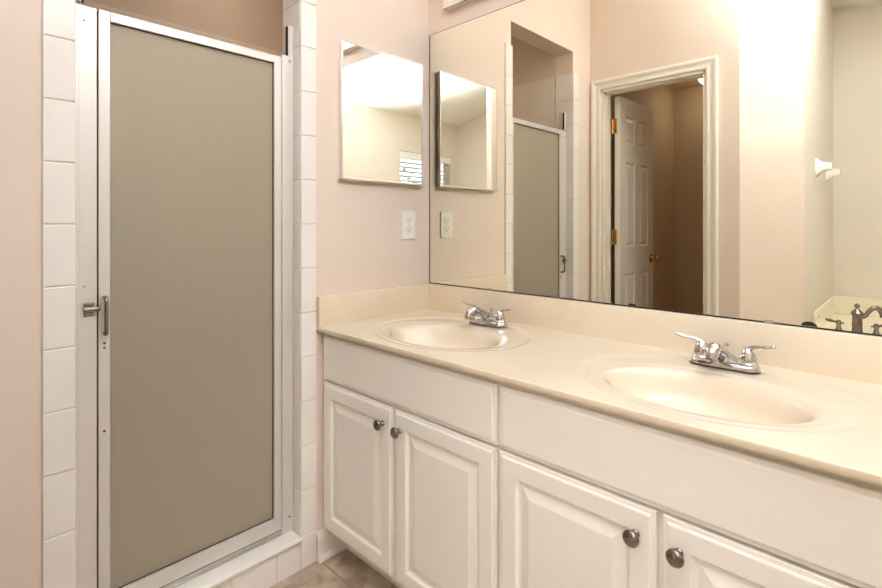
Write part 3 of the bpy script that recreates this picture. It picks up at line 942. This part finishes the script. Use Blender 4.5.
for ya, yb, yg in ((JR1 - .018, JR1, JR1 - .0245), (JL0, JL0 + .018, JL0 + .0185)):
    bm = NB(); box(bm, -0.085, XF - .004, ya, yb, 1.7605, 1.866); wc = obj('wall_channel', bm, 'satin', sd)
    bm = NB(); box(bm, XF - .014, XF - .0055, yg + .001, yg + .0055, 1.7605, 1.862); obj('channel_gasket', bm, 'dark', wc)
bm = NB()
st = 0.0265
box(bm, XF - .028, XF, DY0, DY0 + st, DZ0, DZ1, .0014)
box(bm, XF - .028, XF, DY1 - st, DY1, DZ0, DZ1, .0014)
box(bm, XF - .028, XF, DY0 + st, DY1 - st, DZ0, DZ0 + .046, .0014)
box(bm, XF - .028, XF, DY0 + st, DY1 - st, DZ1 - .0255, DZ1, .0014)
obj('door_frame', bm, 'satin', sd)
bm = NB(); box(bm, XF - .017, XF - .011, DY0 + st - .004, DY1 - st + .004, DZ0 + .042, DZ1 - .022); gp = obj('glass_pane', bm, 'shower_glass', sd)
bm = NB()
def gasket(y0, y1, z0, z1): box(bm, XF - .0108, XF - .0085, y0, y1, z0, z1)
gy0, gy1, gz0, gz1 = DY0 + st, DY1 - st, DZ0 + .046, DZ1 - .0255
gasket(gy0, gy0 + .0018, gz0, gz1); gasket(gy1 - .0022, gy1, gz0, gz1); gasket(gy0, gy1, gz0, gz0 + .0022); gasket(gy0, gy1, gz1 - .0018, gz1)
obj('glazing_seal', bm, 'dark', sd)
bm = NB(); box(bm, -0.094, XF + .001, JL1 + .001, JR0 - .001, .1212, .126, .001); box(bm, -0.090, XF - .006, JL1 + .001, JR0 - .001, .126, .137); obj('sill', bm, 'alu', sd)
# dark strips filling the gaps beside and under the leaf
bm = NB(); box(bm, -0.08, XF - .008, JL1, DY0, .142, 1.747); box(bm, -0.08, XF - .008, DY1, JR0, .142, 1.747); box(bm, -0.08, XF - .004, DY0, DY1, .1372, .1413); obj('dark_seam', bm, 'dark', sd)
# handle
bm = NB()
hy = -1.1745
tube(bm, [(XF - .001, hy, .986, .0052), (XF + .012, hy, .986, .0052), (XF + .0215, hy, .982, .0050), (XF + .024, hy, .970, .0050), (XF + .024, hy, .940, .0050), (XF + .024, hy, .906, .0050), (XF + .0215, hy, .894, .0050), (XF + .012, hy, .890, .0052), (XF - .001, hy, .890, .0052)], 12, 4, up=(0, 1, 0))
tag(obj('handle', bm, 'pewter', sd, smooth=True), 'bowed pewter pull handle')
bm = NB()
box(bm, XF - .003, XF + .0012, -1.2200, -1.2000, .940, .976, .0010)
box(bm, XF + .0010, XF + .0040, -1.2200, -1.1960, .968, .9745, .0010)
box(bm, XF + .0010, XF + .0040, -1.2200, -1.1960, .9415, .948, .0010)
tube(bm, [(XF + .004, -1.2215, .958, .0020), (XF + .004, -1.2205, .958, .0085), (XF + .004, -1.205, .958, .0085), (XF + .004, -1.194, .958, .0078), (XF + .004, -1.186, .958, .0065), (XF + .004, -1.184, .958, .0030)], 14, 3)
tag(obj('latch', bm, 'pewter', sd, smooth='auto'), 'pewter catch')
for (y, z) in ((-1.218, 1.712), (-1.218, 1.020), (-0.634, 1.742), (-0.634, .172), (-1.1745, .852), (-1.1745, .864), (-1.1745, .63)):
    bm = NB(); lathe(bm, [(0.0034, -.001), (0.0034, .0012), (0.001, .002)], (XF - .0025 if y < -1.2 or y > -.65 else XF - .0005, y, z), 'X', 10); obj('screw', bm, 'pewter', sd, smooth='auto')
# faint etched maker's mark, too small to read
bm = NB()
rnd = random.Random(2)
for k in range(7):
    yy = -0.742 + k * .0062
    zz_ = .212 + .006 * math.sin(k * .9)
    tube(bm, [(XF - .0107, yy + .0045 * math.cos(a) * (1 if k % 2 else .7), zz_ + .0055 * math.sin(a), .0004) for a in [j * .7 for j in range(2 + 2 * (k % 3), 9 + (k % 2))]], 5, 1)
tube(bm, [(XF - .0107, -.748 + .0115 * j, .202 + .0012 * math.sin(j * 2.1), .0004) for j in range(6)], 5, 1)
obj('etched_mark', bm, 'etch', gp)
